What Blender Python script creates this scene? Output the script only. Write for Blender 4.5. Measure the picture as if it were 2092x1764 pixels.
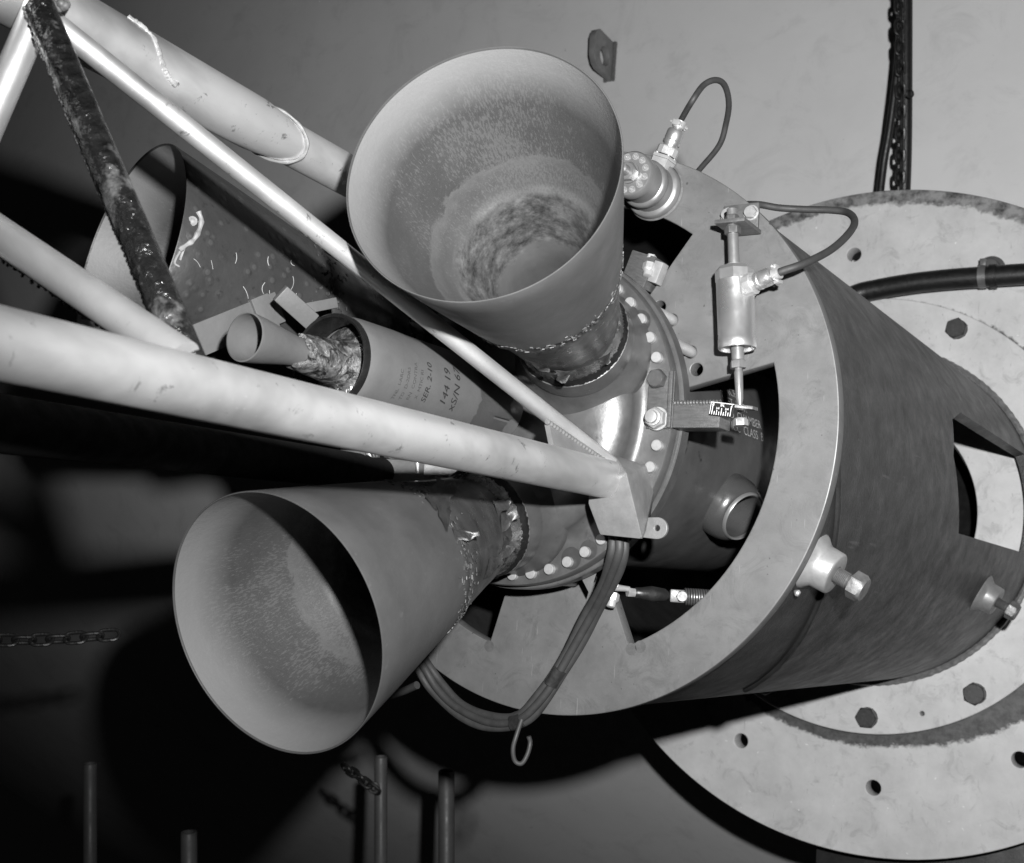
import bpy, bmesh, math, random
from mathutils import Vector, Matrix, noise
for o in list(bpy.data.objects): bpy.data.objects.remove(o)
SC = bpy.context.scene; COL = SC.collection
PI = math.pi; R = math.radians
S = 0.38                                   # metres per design unit (front ring radius = 1)
H0 = 1.5                                   # height of the camera

# ---------------------------------------------------------------- camera, world, flash
cam = bpy.data.cameras.new('camera'); co = bpy.data.objects.new('camera', cam); COL.objects.link(co)
co.location = (0, 0, H0); co.rotation_euler = (R(90), 0, 0)
cam.sensor_width = 36; cam.lens = 41.3; cam.clip_start = 0.02; cam.clip_end = 100
cam.dof.use_dof = True; cam.dof.focus_distance = 3.55*S; cam.dof.aperture_fstop = 13
SC.camera = co
w = bpy.data.worlds.new('World'); SC.world = w; w.use_nodes = True
w.node_tree.nodes['Background'].inputs[0].default_value = (1, 1, 1, 1)
w.node_tree.nodes['Background'].inputs[1].default_value = 0.0015
fl = bpy.data.lights.new('flash', 'SPOT'); fo = bpy.data.objects.new('flash', fl); COL.objects.link(fo)
fl.energy = 300; fl.spot_size = R(120); fl.spot_blend = 1.0; fl.shadow_soft_size = 0.018
FP = Vector((0.29*S, -0.08*S, H0+0.40*S)); fo.location = FP
FT = Vector((2.5*S, 7.0*S, H0+1.25*S)); fo.rotation_euler = (FT-FP).to_track_quat('-Z', 'Y').to_euler()
SC.view_settings.view_transform = 'Standard'; SC.view_settings.look = 'None'
SC.view_settings.exposure = 0; SC.view_settings.gamma = 1
SC.render.engine = 'CYCLES'

# ---------------------------------------------------------------- geometry of the place
FPX = 3146.75/2743*2092                    # focal length in steps of the survey grid (2092 across)
def Wv(x, y, z): return Vector((x, z, -y))
PH, TH = 0.13592415, 0.56060534
A = Wv(math.cos(PH)*math.sin(TH), math.sin(PH), math.cos(PH)*math.cos(TH))   # motor axis, away from the viewer
V = Vector((0, 0, 1)); V = (V-A*V.dot(A)).normalized(); U = V.cross(-A).normalized(); B = -A
P0 = Wv(0.16135, -0.02146, 4.15544)        # centre of the front ring
def F(t, u, v): return P0+A*t+U*u+V*v
def pol(t, r, az): az = R(az); return F(t, -r*math.sin(az), r*math.cos(az))
def ray(x, y): return Wv((x-1046)/FPX, (y-882)/FPX, 1)
def at(x, y, z): return ray(x, y)*z
def onp(x, y, t):
    d = ray(x, y); return d*((P0+A*t).dot(A)/d.dot(A))
def fm(o, x, y, z):
    m = Matrix.Identity(4)
    for i, c in enumerate((x, y, z)):
        for k in range(3): m[k][i] = c[k]
    for k in range(3): m[k][3] = o[k]
    return m
def frame(t=0, u=0, v=0): return fm(F(t, u, v), U, V, B)
def zframe(o, z, up=None):
    z = z.normalized(); up = up or (V if abs(z.dot(V)) < .9 else U)
    x = up.cross(z).normalized(); return fm(o, x, z.cross(x), z)
T = Matrix.Translation
def RZ(a): return Matrix.Rotation(a, 4, 'Z')

# ---------------------------------------------------------------- object helpers
WORLD = {}
def thing(name, label, cat, loc, group=None):
    o = bpy.data.objects.new(name, None); COL.objects.link(o); o.location = loc; o.empty_display_size = .05
    WORLD[o] = T(loc); o['label'] = label; o['category'] = cat
    if group: o['group'] = group
    return o
def link(o, parent, M):
    COL.objects.link(o); WORLD[o] = M
    if parent: o.parent = parent; o.matrix_basis = WORLD[parent].inverted() @ M
    else: o.matrix_basis = M
    return o
def obj(name, bm, m, parent=None, M=None, smooth=40, label=None):
    """bm is in the local space of M."""
    if not isinstance(bm, bpy.types.Mesh):
        me = bpy.data.meshes.new(name); bm.normal_update(); bm.to_mesh(me); bm.free()
        for x in (m if isinstance(m, (list, tuple)) else [m]): me.materials.append(x)
        if smooth:
            for p in me.polygons: p.use_smooth = True
            me.set_sharp_from_angle(angle=R(smooth))
    else: me = bm
    o = link(bpy.data.objects.new(name, me), parent, M or Matrix.Identity(4))
    if label: o['label'] = label
    return o
def wobj(name, bm, m, parent, smooth=40, label=None):
    """bm is in world space; the object's origin goes to its parent's."""
    M = WORLD[parent]; bmesh.ops.transform(bm, matrix=M.inverted(), verts=bm.verts)
    return obj(name, bm, m, parent, M, smooth, label)
def tag(o, label, cat, group=None):
    o['label'] = label; o['category'] = cat
    if group: o['group'] = group
    return o
def dupl(src, parent, M, name=None):
    o = src.copy(); link(o, parent, M)
    for k in ('label',):
        if k in o: del o[k]
    return o
def new(): return bmesh.new()

def lathe(bm, prof, seg=96, M=None, a0=0, a1=2*PI):
    """prof: list of (z, r)."""
    full = abs(a1-a0-2*PI) < 1e-6; n = seg if full else seg+1; rows = []
    for z, r in prof:
        if r < 1e-6: rows.append([bm.verts.new((0, 0, z))]); continue
        rows.append([bm.verts.new((r*math.cos(a0+(a1-a0)*i/seg), r*math.sin(a0+(a1-a0)*i/seg), z)) for i in range(n)])
    for a, b in zip(rows, rows[1:]):
        for i in range(seg):
            j = (i+1) % n
            if len(a) == 1 and len(b) == 1: continue
            if len(a) == 1: bm.faces.new((a[0], b[i], b[j]))
            elif len(b) == 1: bm.faces.new((a[i], a[j], b[0]))
            else: bm.faces.new((a[i], a[j], b[j], b[i]))
    if M: bmesh.ops.transform(bm, matrix=M, verts=[v for r in rows for v in r])
    bmesh.ops.recalc_face_normals(bm, faces=bm.faces)
    return bm
def catmull(P, n=8):
    P = [Vector(p) for p in P]; out = []
    Q = [P[0]*2-P[1]]+P+[P[-1]*2-P[-2]]
    for i in range(1, len(Q)-2):
        a, b, c, d = Q[i-1:i+3]
        for k in range(n):
            t = k/n
            out.append(.5*((2*b)+(c-a)*t+(2*a-5*b+4*c-d)*t*t+(3*b-a-3*c+d)*t**3))
    out.append(P[-1]); return out
def tube(bm, P, r, seg=16, caps=True, closed=False, wob=None):
    P = [Vector(p) for p in P]; n = len(P); vs = []; prev = None
    for i, p in enumerate(P):
        if closed: d = P[(i+1) % n]-P[i-1]
        else: d = P[min(i+1, n-1)]-P[max(i-1, 0)]
        d.normalize()
        if prev is None:
            x = d.orthogonal().normalized()
        else: x = (prev-d*prev.dot(d)).normalized()
        prev = x; y = d.cross(x); rr = r[i] if isinstance(r, (list, tuple)) else r
        vs.append([bm.verts.new(p+(x*math.cos(2*PI*k/seg)+y*math.sin(2*PI*k/seg))*(rr*(wob(i, k) if wob else 1))) for k in range(seg)])
    for i in range(n if closed else n-1):
        a, b = vs[i], vs[(i+1) % n]
        for k in range(seg): bm.faces.new((a[k], a[(k+1) % seg], b[(k+1) % seg], b[k]))
    if caps and not closed: bm.faces.new(vs[0][::-1]); bm.faces.new(vs[-1])
    return bm
def straight(bm, a, b, r0, r1=None, seg=24, n=1):
    r1 = r0 if r1 is None else r1
    return tube(bm, [a.lerp(b, i/n) for i in range(n+1)], [r0+(r1-r0)*i/n for i in range(n+1)], seg)
def box(bm, lo, hi, M=None, bev=0, bs=2):
    b2 = bmesh.new()
    vs = [b2.verts.new((x, y, z)) for z in (lo[2], hi[2]) for y in (lo[1], hi[1]) for x in (lo[0], hi[0])]
    for f in ((0, 2, 3, 1), (4, 5, 7, 6), (0, 1, 5, 4), (2, 6, 7, 3), (0, 4, 6, 2), (1, 3, 7, 5)): b2.faces.new([vs[i] for i in f])
    if bev: bmesh.ops.bevel(b2, geom=list(b2.edges), offset=bev, segments=bs, affect='EDGES', profile=.6)
    if M: bmesh.ops.transform(b2, matrix=M, verts=b2.verts)
    me = bpy.data.meshes.new('tmp'); b2.to_mesh(me); b2.free(); bm.from_mesh(me); bpy.data.meshes.remove(me)
    return bm
def hull(bm, pts, bev=0):
    b2 = bmesh.new(); vs = [b2.verts.new(p) for p in pts]
    bmesh.ops.convex_hull(b2, input=vs)
    for v in [v for v in b2.verts if not v.link_faces]: b2.verts.remove(v)
    bmesh.ops.dissolve_limit(b2, angle_limit=R(4), verts=b2.verts, edges=b2.edges)
    if bev: bmesh.ops.bevel(b2, geom=list(b2.edges), offset=bev, segments=2, affect='EDGES', profile=.6)
    me = bpy.data.meshes.new('tmp'); b2.to_mesh(me); b2.free(); bm.from_mesh(me); bpy.data.meshes.remove(me)
    return bm
def hexhead(bm, r, h, z0=0, ch=.12, rot=0):
    """hexagon head with a chamfered round top."""
    ring = lambda rr, z, n=24: [bm.verts.new((rr*math.cos(2*PI*i/n+rot), rr*math.sin(2*PI*i/n+rot), z)) for i in range(n)]
    def hexr(i, n=24):
        a = (2*PI*i/n) % (PI/3)-PI/6; return r*math.cos(PI/6)/math.cos(a)
    b = [bm.verts.new((hexr(i)*math.cos(2*PI*i/24+rot), hexr(i)*math.sin(2*PI*i/24+rot), z0)) for i in range(24)]
    t = [bm.verts.new((hexr(i)*math.cos(2*PI*i/24+rot), hexr(i)*math.sin(2*PI*i/24+rot), z0+h*(1-ch)-h*.9*(hexr(i)/r-.866)/.134*ch)) for i in range(24)]
    c = ring(r*.82, z0+h)
    for p, q in ((b, t), (t, c)):
        for i in range(24): bm.faces.new((p[i], p[(i+1) % 24], q[(i+1) % 24], q[i]))
    bm.faces.new(c); bm.faces.new(b[::-1]); return bm
def plate2d(outer, holes, depth, bev=0.004):
    """flat plate with holes, front face at z=0, going to z=-depth."""
    cu = bpy.data.curves.new('tmp', 'CURVE'); cu.dimensions = '2D'; cu.fill_mode = 'BOTH'
    cu.extrude = depth/2-bev; cu.bevel_depth = bev; cu.bevel_resolution = 1; cu.offset = -bev
    for L in [outer]+holes:
        sp = cu.splines.new('POLY'); sp.points.add(len(L)-1); sp.use_cyclic_u = True
        for p, q in zip(sp.points, L): p.co = (q[0], q[1], 0, 1)
    o = bpy.data.objects.new('tmp', cu); COL.objects.link(o)
    me = bpy.data.meshes.new_from_object(o.evaluated_get(bpy.context.evaluated_depsgraph_get()))
    bpy.data.objects.remove(o); bpy.data.curves.remove(cu)
    bm = bmesh.new(); bm.from_mesh(me); bpy.data.meshes.remove(me)
    bmesh.ops.transform(bm, matrix=T((0, 0, -depth/2)), verts=bm.verts); return bm
def circ(r, n=128, cx=0, cy=0): return [(cx+r*math.cos(2*PI*i/n), cy+r*math.sin(2*PI*i/n)) for i in range(n)]
def text_bm(s, size, align='LEFT', depth=0):
    cu = bpy.data.curves.new('tmp', 'FONT'); cu.body = s; cu.size = size; cu.align_x = align; cu.resolution_u = 3; cu.extrude = depth
    o = bpy.data.objects.new('tmp', cu); COL.objects.link(o)
    me = bpy.data.meshes.new_from_object(o.evaluated_get(bpy.context.evaluated_depsgraph_get()))
    bpy.data.objects.remove(o); bpy.data.curves.remove(cu)
    bm = bmesh.new(); bm.from_mesh(me); bpy.data.meshes.remove(me); return bm

# ---------------------------------------------------------------- materials
class NT:
    def __init__(s, name):
        s.m = bpy.data.materials.new(name); s.m.use_nodes = True; s.t = s.m.node_tree; s.n = s.t.nodes
        s.b = s.n['Principled BSDF']; s.tc = s.n.new('ShaderNodeTexCoord')
        s.co = s.map((1/S, 1/S, 1/S))
    def map(s, sc):
        k = s.n.new('ShaderNodeMapping'); k.inputs['Scale'].default_value = sc
        s.t.links.new(s.tc.outputs['Object'], k.inputs[0]); return k.outputs[0]
    def lk(s, a, b): s.t.links.new(a, b)
    def noise(s, sc, det=4, rough=.6, co=None, stretch=None, dist=0):
        k = s.n.new('ShaderNodeTexNoise'); k.inputs['Scale'].default_value = sc; k.inputs['Detail'].default_value = det
        k.inputs['Roughness'].default_value = rough; k.inputs['Distortion'].default_value = dist
        s.lk(s.map(tuple(x/S for x in stretch)) if stretch else (co or s.co), k.inputs['Vector']); return k.outputs['Fac']
    def vor(s, sc, stretch=None):
        k = s.n.new('ShaderNodeTexVoronoi'); k.inputs['Scale'].default_value = sc
        s.lk(s.map(tuple(x/S for x in stretch)) if stretch else s.co, k.inputs['Vector']); return k.outputs['Distance']
    def ramp(s, f, pts):
        k = s.n.new('ShaderNodeValToRGB'); e = k.color_ramp.elements
        while len(e) < len(pts): e.new(.5)
        for x, (p, v) in zip(e, pts): x.position = p; x.color = (v, v, v, 1)
        s.lk(f, k.inputs[0]); return k.outputs[0]
    def math(s, op, a, b=None, clamp=False):
        k = s.n.new('ShaderNodeMath'); k.operation = op; k.use_clamp = clamp
        for i, x in enumerate((a, b)):
            if x is None: continue
            if isinstance(x, (int, float)): k.inputs[i].default_value = x
            else: s.lk(x, k.inputs[i])
        return k.outputs[0]
    def mix(s, f, a, b):
        k = s.n.new('ShaderNodeMix'); k.data_type = 'FLOAT'
        for i, x in ((0, f), (2, a), (3, b)):
            if isinstance(x, (int, float)): k.inputs[i].default_value = x
            else: s.lk(x, k.inputs[i])
        return k.outputs[0]
    def sep(s):
        k = s.n.new('ShaderNodeSeparateXYZ'); s.lk(s.co, k.inputs[0]); return k.outputs
    def rad(s):
        x = s.sep(); return s.math('SQRT', s.math('ADD', s.math('MULTIPLY', x[0], x[0]), s.math('MULTIPLY', x[1], x[1])))
    def out(s, col, rough, metal=0, bump=None, bs=.2, bd=.01, spec=.5):
        if isinstance(col, (int, float)): s.b.inputs['Base Color'].default_value = (col, col, col, 1)
        else:
            k = s.n.new('ShaderNodeCombineColor')
            for i in range(3): s.lk(col, k.inputs[i])
            s.lk(k.outputs[0], s.b.inputs['Base Color'])
        if isinstance(rough, (int, float)): s.b.inputs['Roughness'].default_value = rough
        else: s.lk(rough, s.b.inputs['Roughness'])
        s.b.inputs['Metallic'].default_value = metal; s.b.inputs['Specular IOR Level'].default_value = spec
        if bump is not None:
            k = s.n.new('ShaderNodeBump'); k.inputs['Strength'].default_value = bs; k.inputs['Distance'].default_value = bd*S
            s.lk(bump, k.inputs['Height']); s.lk(k.outputs[0], s.b.inputs['Normal'])
        return s.m
def simple(name, base, rough, metal=0, sc=14, amp=.35, bs=.15, bsc=90, spec=.5, spots=0, light=0, stretch=None):
    n = NT(name); c = n.ramp(n.noise(sc, 5, .65, stretch=stretch), [(.25, base*(1-amp)), (.75, base*(1+amp))])
    if spots: c = n.mix(n.ramp(n.noise(sc*2.3, 6, .7), [(.64, 0), (.70, spots)]), c, base*.3)
    if light: c = n.mix(n.ramp(n.noise(sc*6, 2, .5), [(.70, 0), (.74, light)]), c, base*2.4)
    g = n.noise(bsc, 3, .6)
    return n.out(c, n.ramp(n.noise(sc*1.7, 3), [(.3, max(.05, rough-.1)), (.7, min(1, rough+.12))]), metal, g, bs, .004, spec)

M = {}
M['nozzle'] = simple('nozzle_paint', .080, .46, .35, sc=5, amp=.22, bs=.12, light=.15)
M['dome'] = simple('closure_enamel', .085, .36, .4, sc=7, amp=.35, bs=.12, spots=.5, spec=.6)
M['flange'] = simple('flange_enamel', .06, .36, sc=12, amp=.3, bs=.1, spots=.4)
M['case'] = simple('case_paint', .055, .5, sc=6, amp=.25, bs=.1, spots=.8)
M['tube'] = None
M['bolt'] = simple('bolt_steel', .30, .4, .35, sc=30, amp=.2, bs=.03)
M['stud'] = simple('bright_steel', .42, .35, .4, sc=30, amp=.15, bs=.03)
M['hexdark'] = simple('black_oxide', .065, .4, .3, sc=40, amp=.3, bs=.2)
M['alu'] = simple('aluminium', .62, .34, .85, sc=6, amp=.06, bs=.02)
M['cad'] = simple('plated_brass', .45, .34, .5, sc=25, amp=.15, bs=.03)
M['cell'] = simple('steel_satin', .20, .38, .5, sc=12, amp=.14, bs=.03)
M['bracket'] = simple('bracket_steel', .10, .45, .35, sc=22, amp=.3, bs=.2)
M['arm'] = simple('arm_enamel', .06, .38, sc=30, amp=.35, bs=.2, stretch=(1, 6, 1))
M['rubber'] = simple('black_rubber', .012, .42, sc=30, amp=.4, bs=.2)
M['cable'] = simple('cable_jacket', .028, .6, sc=20, amp=.25, bs=.1)
M['cable2'] = simple('grey_cable_jacket', .032, .6, sc=20, amp=.2, bs=.1)
M['black'] = simple('black_plate', .006, .45, sc=20, amp=.3)
M['white'] = simple('white_print', .75, .6, sc=20, amp=.05)
M['ink'] = simple('marking_ink', .012, .7, sc=20, amp=.3)
M['stencil'] = simple('stencil_paint', .32, .7, sc=50, amp=.4)
M['foil'] = simple('torn_foil', .42, .28, .8, sc=12, amp=.8, bs=.6, bsc=35)
M['char'] = simple('charred_wrap', .025, .45, .2, sc=24, amp=.6, bs=.6, bsc=40)
M['insul'] = simple('scorched_insulation', .13, .42, .1, sc=16, amp=.7, bs=.9, bsc=22)
M['igniter'] = simple('igniter_paint', .090, .55, sc=9, amp=.14, bs=.15)
M['post'] = simple('post_paint', .07, .5, sc=8, amp=.2)
M['chain'] = simple('chain_steel', .06, .3, .7, sc=40, amp=.3)
M['drip'] = simple('white_residue', .24, .6, sc=40, amp=.5, bs=.3, bsc=30)
M['weld'] = simple('weld_metal', .22, .4, .4, sc=40, amp=.4, bs=.4, bsc=60)
M['block'] = simple('block_paint', .13, .4, sc=14, amp=.25, bs=.15, spots=.2)
M['spring'] = simple('spring_steel', .10, .4, .6, sc=30, amp=.3)
M['flake'] = simple('paint_flakes', .06, .55, .15, sc=60, amp=.9)
M['crust'] = simple('rough_crust', .10, .6, 0, sc=30, amp=.7, bs=.5, bsc=60)
M['painted_shade'] = simple('painted_shade', .006, .8, 0, sc=14, amp=.5, bs=.3, bsc=50, spec=.2)  # near-black colour standing in for shade in the bore and on the lower leg
M['lug'] = simple('lug_paint', .22, .5, sc=8, amp=.3, bs=.2)
M['stain'] = simple('heat_stain', .075, .5, sc=20, amp=.3)
M['mark'] = simple('stain', .03, .4, sc=20, amp=.3)
def m_tubepaint():
    n = NT('tube_mill_scale')
    c = n.ramp(n.noise(5, 6, .7), [(.25, .022), (.75, .050)])
    c = n.mix(n.ramp(n.noise(60, 3, .6), [(.62, 0), (.72, .6)]), c, .012)
    c = n.mix(n.ramp(n.noise(34, 2, .5, stretch=(1, 1, .1)), [(.72, 0), (.76, .7)]), c, .11)
    c = n.mix(n.ramp(n.noise(6, 7, .8, dist=.3), [(.54, 0), (.70, .45)]), c, .06)
    c = n.mix(n.ramp(n.noise(90, 2, .5), [(.77, 0), (.80, .5)]), c, .30)
    return n.out(c, n.ramp(n.noise(9, 6, .75), [(.3, .34), (.7, .54)]), .45, n.noise(80, 4, .7), .35, .006)
def m_ring():
    n = NT('ring_steel')
    c = n.ramp(n.noise(4, 6, .7), [(.25, .088), (.75, .132)])
    c = n.mix(n.ramp(n.noise(8, 6, .8, dist=1.0), [(.52, 0), (.70, .6)]), c, .06)
    c = n.mix(n.ramp(n.noise(46, 1, .4), [(.77, 0), (.79, .7)]), c, .03)
    c = n.mix(n.ramp(n.noise(26, 2, .5, stretch=(5, .3, 1)), [(.70, 0), (.73, .3)]), c, .3)
    return n.out(c, n.ramp(n.noise(8, 4), [(.3, .4), (.7, .58)]), .15, n.noise(120, 3), .08, .004)
def m_plate():
    n = NT('white_plate_paint'); r = n.rad()
    c = n.ramp(n.noise(3.2, 6, .7), [(.25, .50), (.75, .72)])
    c = n.mix(n.ramp(n.noise(7, 5, .75, dist=.8), [(.54, 0), (.72, .5)]), c, .26)
    c = n.mix(n.ramp(n.noise(22, 2, .5), [(.72, 0), (.75, .8)]), c, .88)
    c = n.mix(n.ramp(n.noise(30, 2, .5, stretch=(3, .25, 1)), [(.70, 0), (.74, .35)]), c, .2)
    e = n.math('ADD', r, n.math('MULTIPLY', n.math('SUBTRACT', n.noise(16, 5, .75), .5), .10))
    x = n.sep()
    # ring where the paint was scraped round the inner flange, wide below and thin above
    wid = n.math('ADD', n.math('MULTIPLY', x[1], -.026), n.math('ADD', .022, n.math('MULTIPLY', n.math('MAXIMUM', n.math('SUBTRACT', x[0], .3), 0), n.math('MULTIPLY', n.math('LESS_THAN', x[1], 0), .12))))
    d = n.math('SUBTRACT', e, n.math('ADD', wid, 1.375))
    c = n.mix(n.ramp(d, [(.0, 1), (.02, 0)]), c, n.ramp(n.noise(20, 4, .7), [(.3, .04), (.7, .13)]))
    # burnt rim along the top edge
    tp = n.ramp(x[1], [(.55, 0), (.95, 1)])
    d2 = n.math('SUBTRACT', n.math('ADD', e, n.math('MULTIPLY', n.math('SUBTRACT', n.noise(3, 2), .5), .08)), 2.0)
    c = n.mix(n.math('MULTIPLY', n.ramp(d2, [(.0, 0), (.02, 1)]), tp), c, n.ramp(n.noise(11, 5, .7), [(.35, .03), (.6, .30)]))
    return n.out(c, .5, 0, n.noise(70, 3), .1, .004)
def m_flange2():
    n = NT('white_flange_paint')
    c = n.ramp(n.noise(3.2, 6, .7), [(.25, .50), (.75, .72)])
    c = n.mix(n.ramp(n.noise(8, 5, .75, dist=.8), [(.53, 0), (.72, .5)]), c, .24)
    c = n.mix(n.ramp(n.noise(40, 3, .6, stretch=(1, .35, 1)), [(.66, 0), (.72, .5)]), c, .28)
    return n.out(c, .5, 0, n.noise(70, 3), .1, .004)
def m_wall():
    n = NT('wall_paint')
    c = n.ramp(n.noise(.7, 6, .65), [(.25, .76), (.75, .88)])
    c = n.mix(n.ramp(n.noise(2.2, 7, .75, dist=.7), [(.52, 0), (.74, .3)]), c, .4)
    c = n.mix(n.ramp(n.noise(14, 2, .5), [(.76, 0), (.79, .4)]), c, .35)
    return n.out(c, .6, 0, n.noise(20, 3), .1, .01)
def m_truss():
    n = NT('truss_aluminium_paint')
    c = n.ramp(n.noise(3, 4, .6), [(.25, .66), (.75, .82)])
    c = n.mix(n.ramp(n.noise(2.3, 5, .55, stretch=(1, 1, .55), dist=.3), [(.45, 0), (.60, .8)]), c, .24)
    k = n.math('ADD', n.noise(20, 6, .75, dist=.4), n.math('MULTIPLY', n.math('SUBTRACT', n.noise(3, 3, .6), .5), .55))
    c = n.mix(n.ramp(k, [(.62, 0), (.70, .8)]), c, .07)
    c = n.mix(n.ramp(n.noise(90, 2, .5), [(.70, 0), (.74, .5)]), c, .62)
    return n.out(c, n.ramp(n.noise(2.6, 4, .55, stretch=(1, 1, .5)), [(.38, .36), (.62, .60)]), .80, n.noise(40, 5, .7), .12, .005)
def m_tar():
    n = NT('blistered_coating')
    k = n.ramp(n.noise(7, 5, .7), [(.52, 0), (.60, 1)])
    c = n.mix(k, n.ramp(n.noise(30, 4), [(.3, .005), (.7, .012)]), n.ramp(n.noise(24, 5, .7), [(.3, .035), (.7, .11)]))
    return n.out(c, .22, 0, n.math('ADD', n.vor(26), n.noise(50, 4)), .8, .012, spec=.6)
def m_liner():
    n = NT('nozzle_bore'); x = n.sep(); r = n.rad()
    s = n.math('MULTIPLY', x[2], -1)                               # depth behind the exit plane
    e = n.math('ADD', s, n.math('MULTIPLY', n.math('SUBTRACT', n.noise(15, 6, .75), .5), .10))
    c = n.ramp(n.noise(6, 5, .7), [(.25, .032), (.75, .052)])
    st = n.noise(230, 3, .6, stretch=(1, 1, .10))
    k = n.ramp(n.math('ADD', st, n.math('MULTIPLY', n.noise(3, 4, .6), .75)), [(.93, 0), (1.0, .6)])
    c = n.mix(k, c, .082)
    c = n.mix(n.ramp(n.math('ADD', s, n.math('MULTIPLY', n.math('SUBTRACT', n.noise(5, 3), .5), .05)), [(.0, 1), (.06, .8), (.17, 0)]), c, .165)
    c = n.mix(n.ramp(e, [(.344, 0), (.354, .85), (.40, .2), (.44, .45)]), c, n.ramp(n.noise(8, 5, .7), [(.3, .062), (.7, .085)]))
    c = n.mix(n.ramp(e, [(.450, 0), (.475, 1)]), c, n.ramp(n.noise(18, 7, .8, stretch=(1, 1, 1.6)), [(.36, .014), (.50, .045), (.64, .09)]))
    c = n.mix(n.ramp(e, [(.615, 0), (.63, 1)]), c, n.ramp(n.noise(10, 4, .6), [(.3, .045), (.7, .065)]))
    return n.out(c, .52, 0, n.noise(50, 5, .75), .22, .006)
def m_insul():
    n = NT('scorched_insulation')
    c = n.ramp(n.noise(14, 7, .8, dist=1.5), [(.34, .02), (.48, .09), (.58, .16), (.7, .34)])
    c = n.mix(n.ramp(n.noise(26, 4, .7, dist=1), [(.42, 1), (.5, 0)]), c, .018)
    r = n.rad(); x = n.sep()
    c = n.mix(n.math('MULTIPLY', n.ramp(r, [(.080, 0), (.10, 1)]), .5), c, .03)
    return n.out(c, .34, .15, n.math('ADD', n.noise(24, 6, .75), n.vor(30)), .9, .012)
M['insul'] = m_insul()
def m_blistered():
    n = NT('blistered_nozzle_paint')
    v = n.vor(26); c = n.ramp(n.noise(6, 5, .7), [(.25, .030), (.75, .052)])
    c = n.mix(n.ramp(v, [(.18, .28), (.24, 0)]), c, .11); c = n.mix(n.ramp(n.noise(40, 3, .6), [(.62, 0), (.7, .7)]), c, .02)
    return n.out(c, .48, .25, n.math('ADD', n.ramp(v, [(.1, 1), (.4, 0)]), n.noise(40, 4)), .25, .006)
M['blistered'] = m_blistered(); M['plate2'] = m_flange2(); M['tube'] = m_tubepaint(); M['ring'] = m_ring(); M['plate'] = m_plate(); M['wall'] = m_wall()
M['truss'] = m_truss(); M['tar'] = m_tar(); M['liner'] = m_liner()
rnd = random.Random(7)

# ================================================================ the wall behind
bm = new()
N = 40
for i in range(N+1):
    for j in range(N+1):
        x, y = -22+44*i/N, -16+32*j/N
        bm.verts.new((x, y, -.115*max(0, 2-y)**1.9-.006*max(0, -x-2)**2))
bm.verts.ensure_lookup_table()
for i in range(N):
    for j in range(N): bm.faces.new([bm.verts[k] for k in (i*(N+1)+j, (i+1)*(N+1)+j, (i+1)*(N+1)+j+1, i*(N+1)+j+1)])
wl = obj('wall', bm, M['wall'], None, frame(5.15)); wl['kind'] = 'structure'

# lifting lug standing on the wall
c = onp(1250, 130, 5.15)+B*.02
lug = thing('wall_lug', 'dark steel lug with a round eye standing out from the pale wall', 'lug', c)
Ml = fm(c, B, V, B.cross(V)) @ Matrix.Scale(.84, 4)
o_ = [(-.02, -.20), (.30, -.19), (.37, -.16), (.42, -.08), (.43, .10), (.40, .18), (.33, .22), (-.02, .20)]
obj('lug_plate', plate2d(o_, [circ(.10, 40, .20, -.02)], .07, .006), M['lug'], lug, Ml @ T((0, 0, .035)))
bm = new(); lathe(bm, [(-.02, .105), (.045, .105), (.045, .122), (-.02, .122), (-.02, .105)], 40, T((.20, -.02, -.01)))
obj('eye_bush', bm, M['bracket'], lug, Ml)
bm = new()
for sg in (1, -1): tube(bm, [Ml @ Vector((.012, -.21+.42*i/24, sg*.045)) for i in range(25)], [.016+.004*rnd.random() for i in range(25)], 8)
wobj('weld_bead', bm, M['weld'], lug)

# ================================================================ mounting plate, inner flange, tube, front ring = test stand
stand = thing('thrust_stand', 'dark steel tube stand with a pale slotted front ring and bolted flange holding the motor', 'test stand', F(3.9, 0, 0))
holes = [circ(.046, 28, 1.69*math.cos(R(90+4.2+30*k)), 1.69*math.sin(R(90+4.2+30*k))) for k in range(12)]
back = thing('mounting_plate', 'large round white plate with drilled bolt holes behind the tube stand', 'plate', F(3.92, 0, 0))
obj('disc', plate2d(circ(2.10, 256), [circ(.68, 128)]+holes, .12, .006), M['plate'], back, frame(3.92))
bm = new(); lathe(bm, [(-.125, .70), (-1.0, .70), (-1.0, 0)], 96); obj('bore', bm, M['painted_shade'], back, frame(3.92))  # bore with an added end cap, coloured black for the shade inside
bm = new(); lathe(bm, [(-.125, 1.3), (-1.35, 1.3)], 96); obj('neck', bm, M['tube'], back, frame(3.92))
bh = []
for k in range(12):
    a = 4.2+30*k
    bh.append((a, 1.265))
obj('inner_flange', plate2d(circ(1.365, 200), [circ(.695, 128)]+[circ(.014, 12, 1.268*math.cos(R(90-161)), 1.268*math.sin(R(90-161)))], .07, .006), M['plate2'], stand, frame(3.85))
bm = new(); lathe(bm, [(0, .062), (.004, .060), (.004, .02)], 28); hexhead(bm, .066, .048, .004)
hb = None
for a, r in bh:
    Mx = fm(pol(3.85, r, a), U, V, B) @ RZ(rnd.random())
    if hb is None: hb = obj('flange_bolt', bm, M['hexdark'], stand, Mx, 30)
    else: dupl(hb, stand, Mx)
def weld_ring(r, t, rad, n=420):
    bm = new(); P = [Vector((r*math.cos(2*PI*i/n), r*math.sin(2*PI*i/n), 0)) for i in range(n)]
    tube(bm, P, [rad*(1+.10*math.sin(i*1.9)+.12*(rnd.random()-.5)) for i in range(n)], 8, closed=True); return obj('weld_bead', bm, M['weld'], stand, frame(t))
weld_ring(1.055, 3.84, .02)
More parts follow.
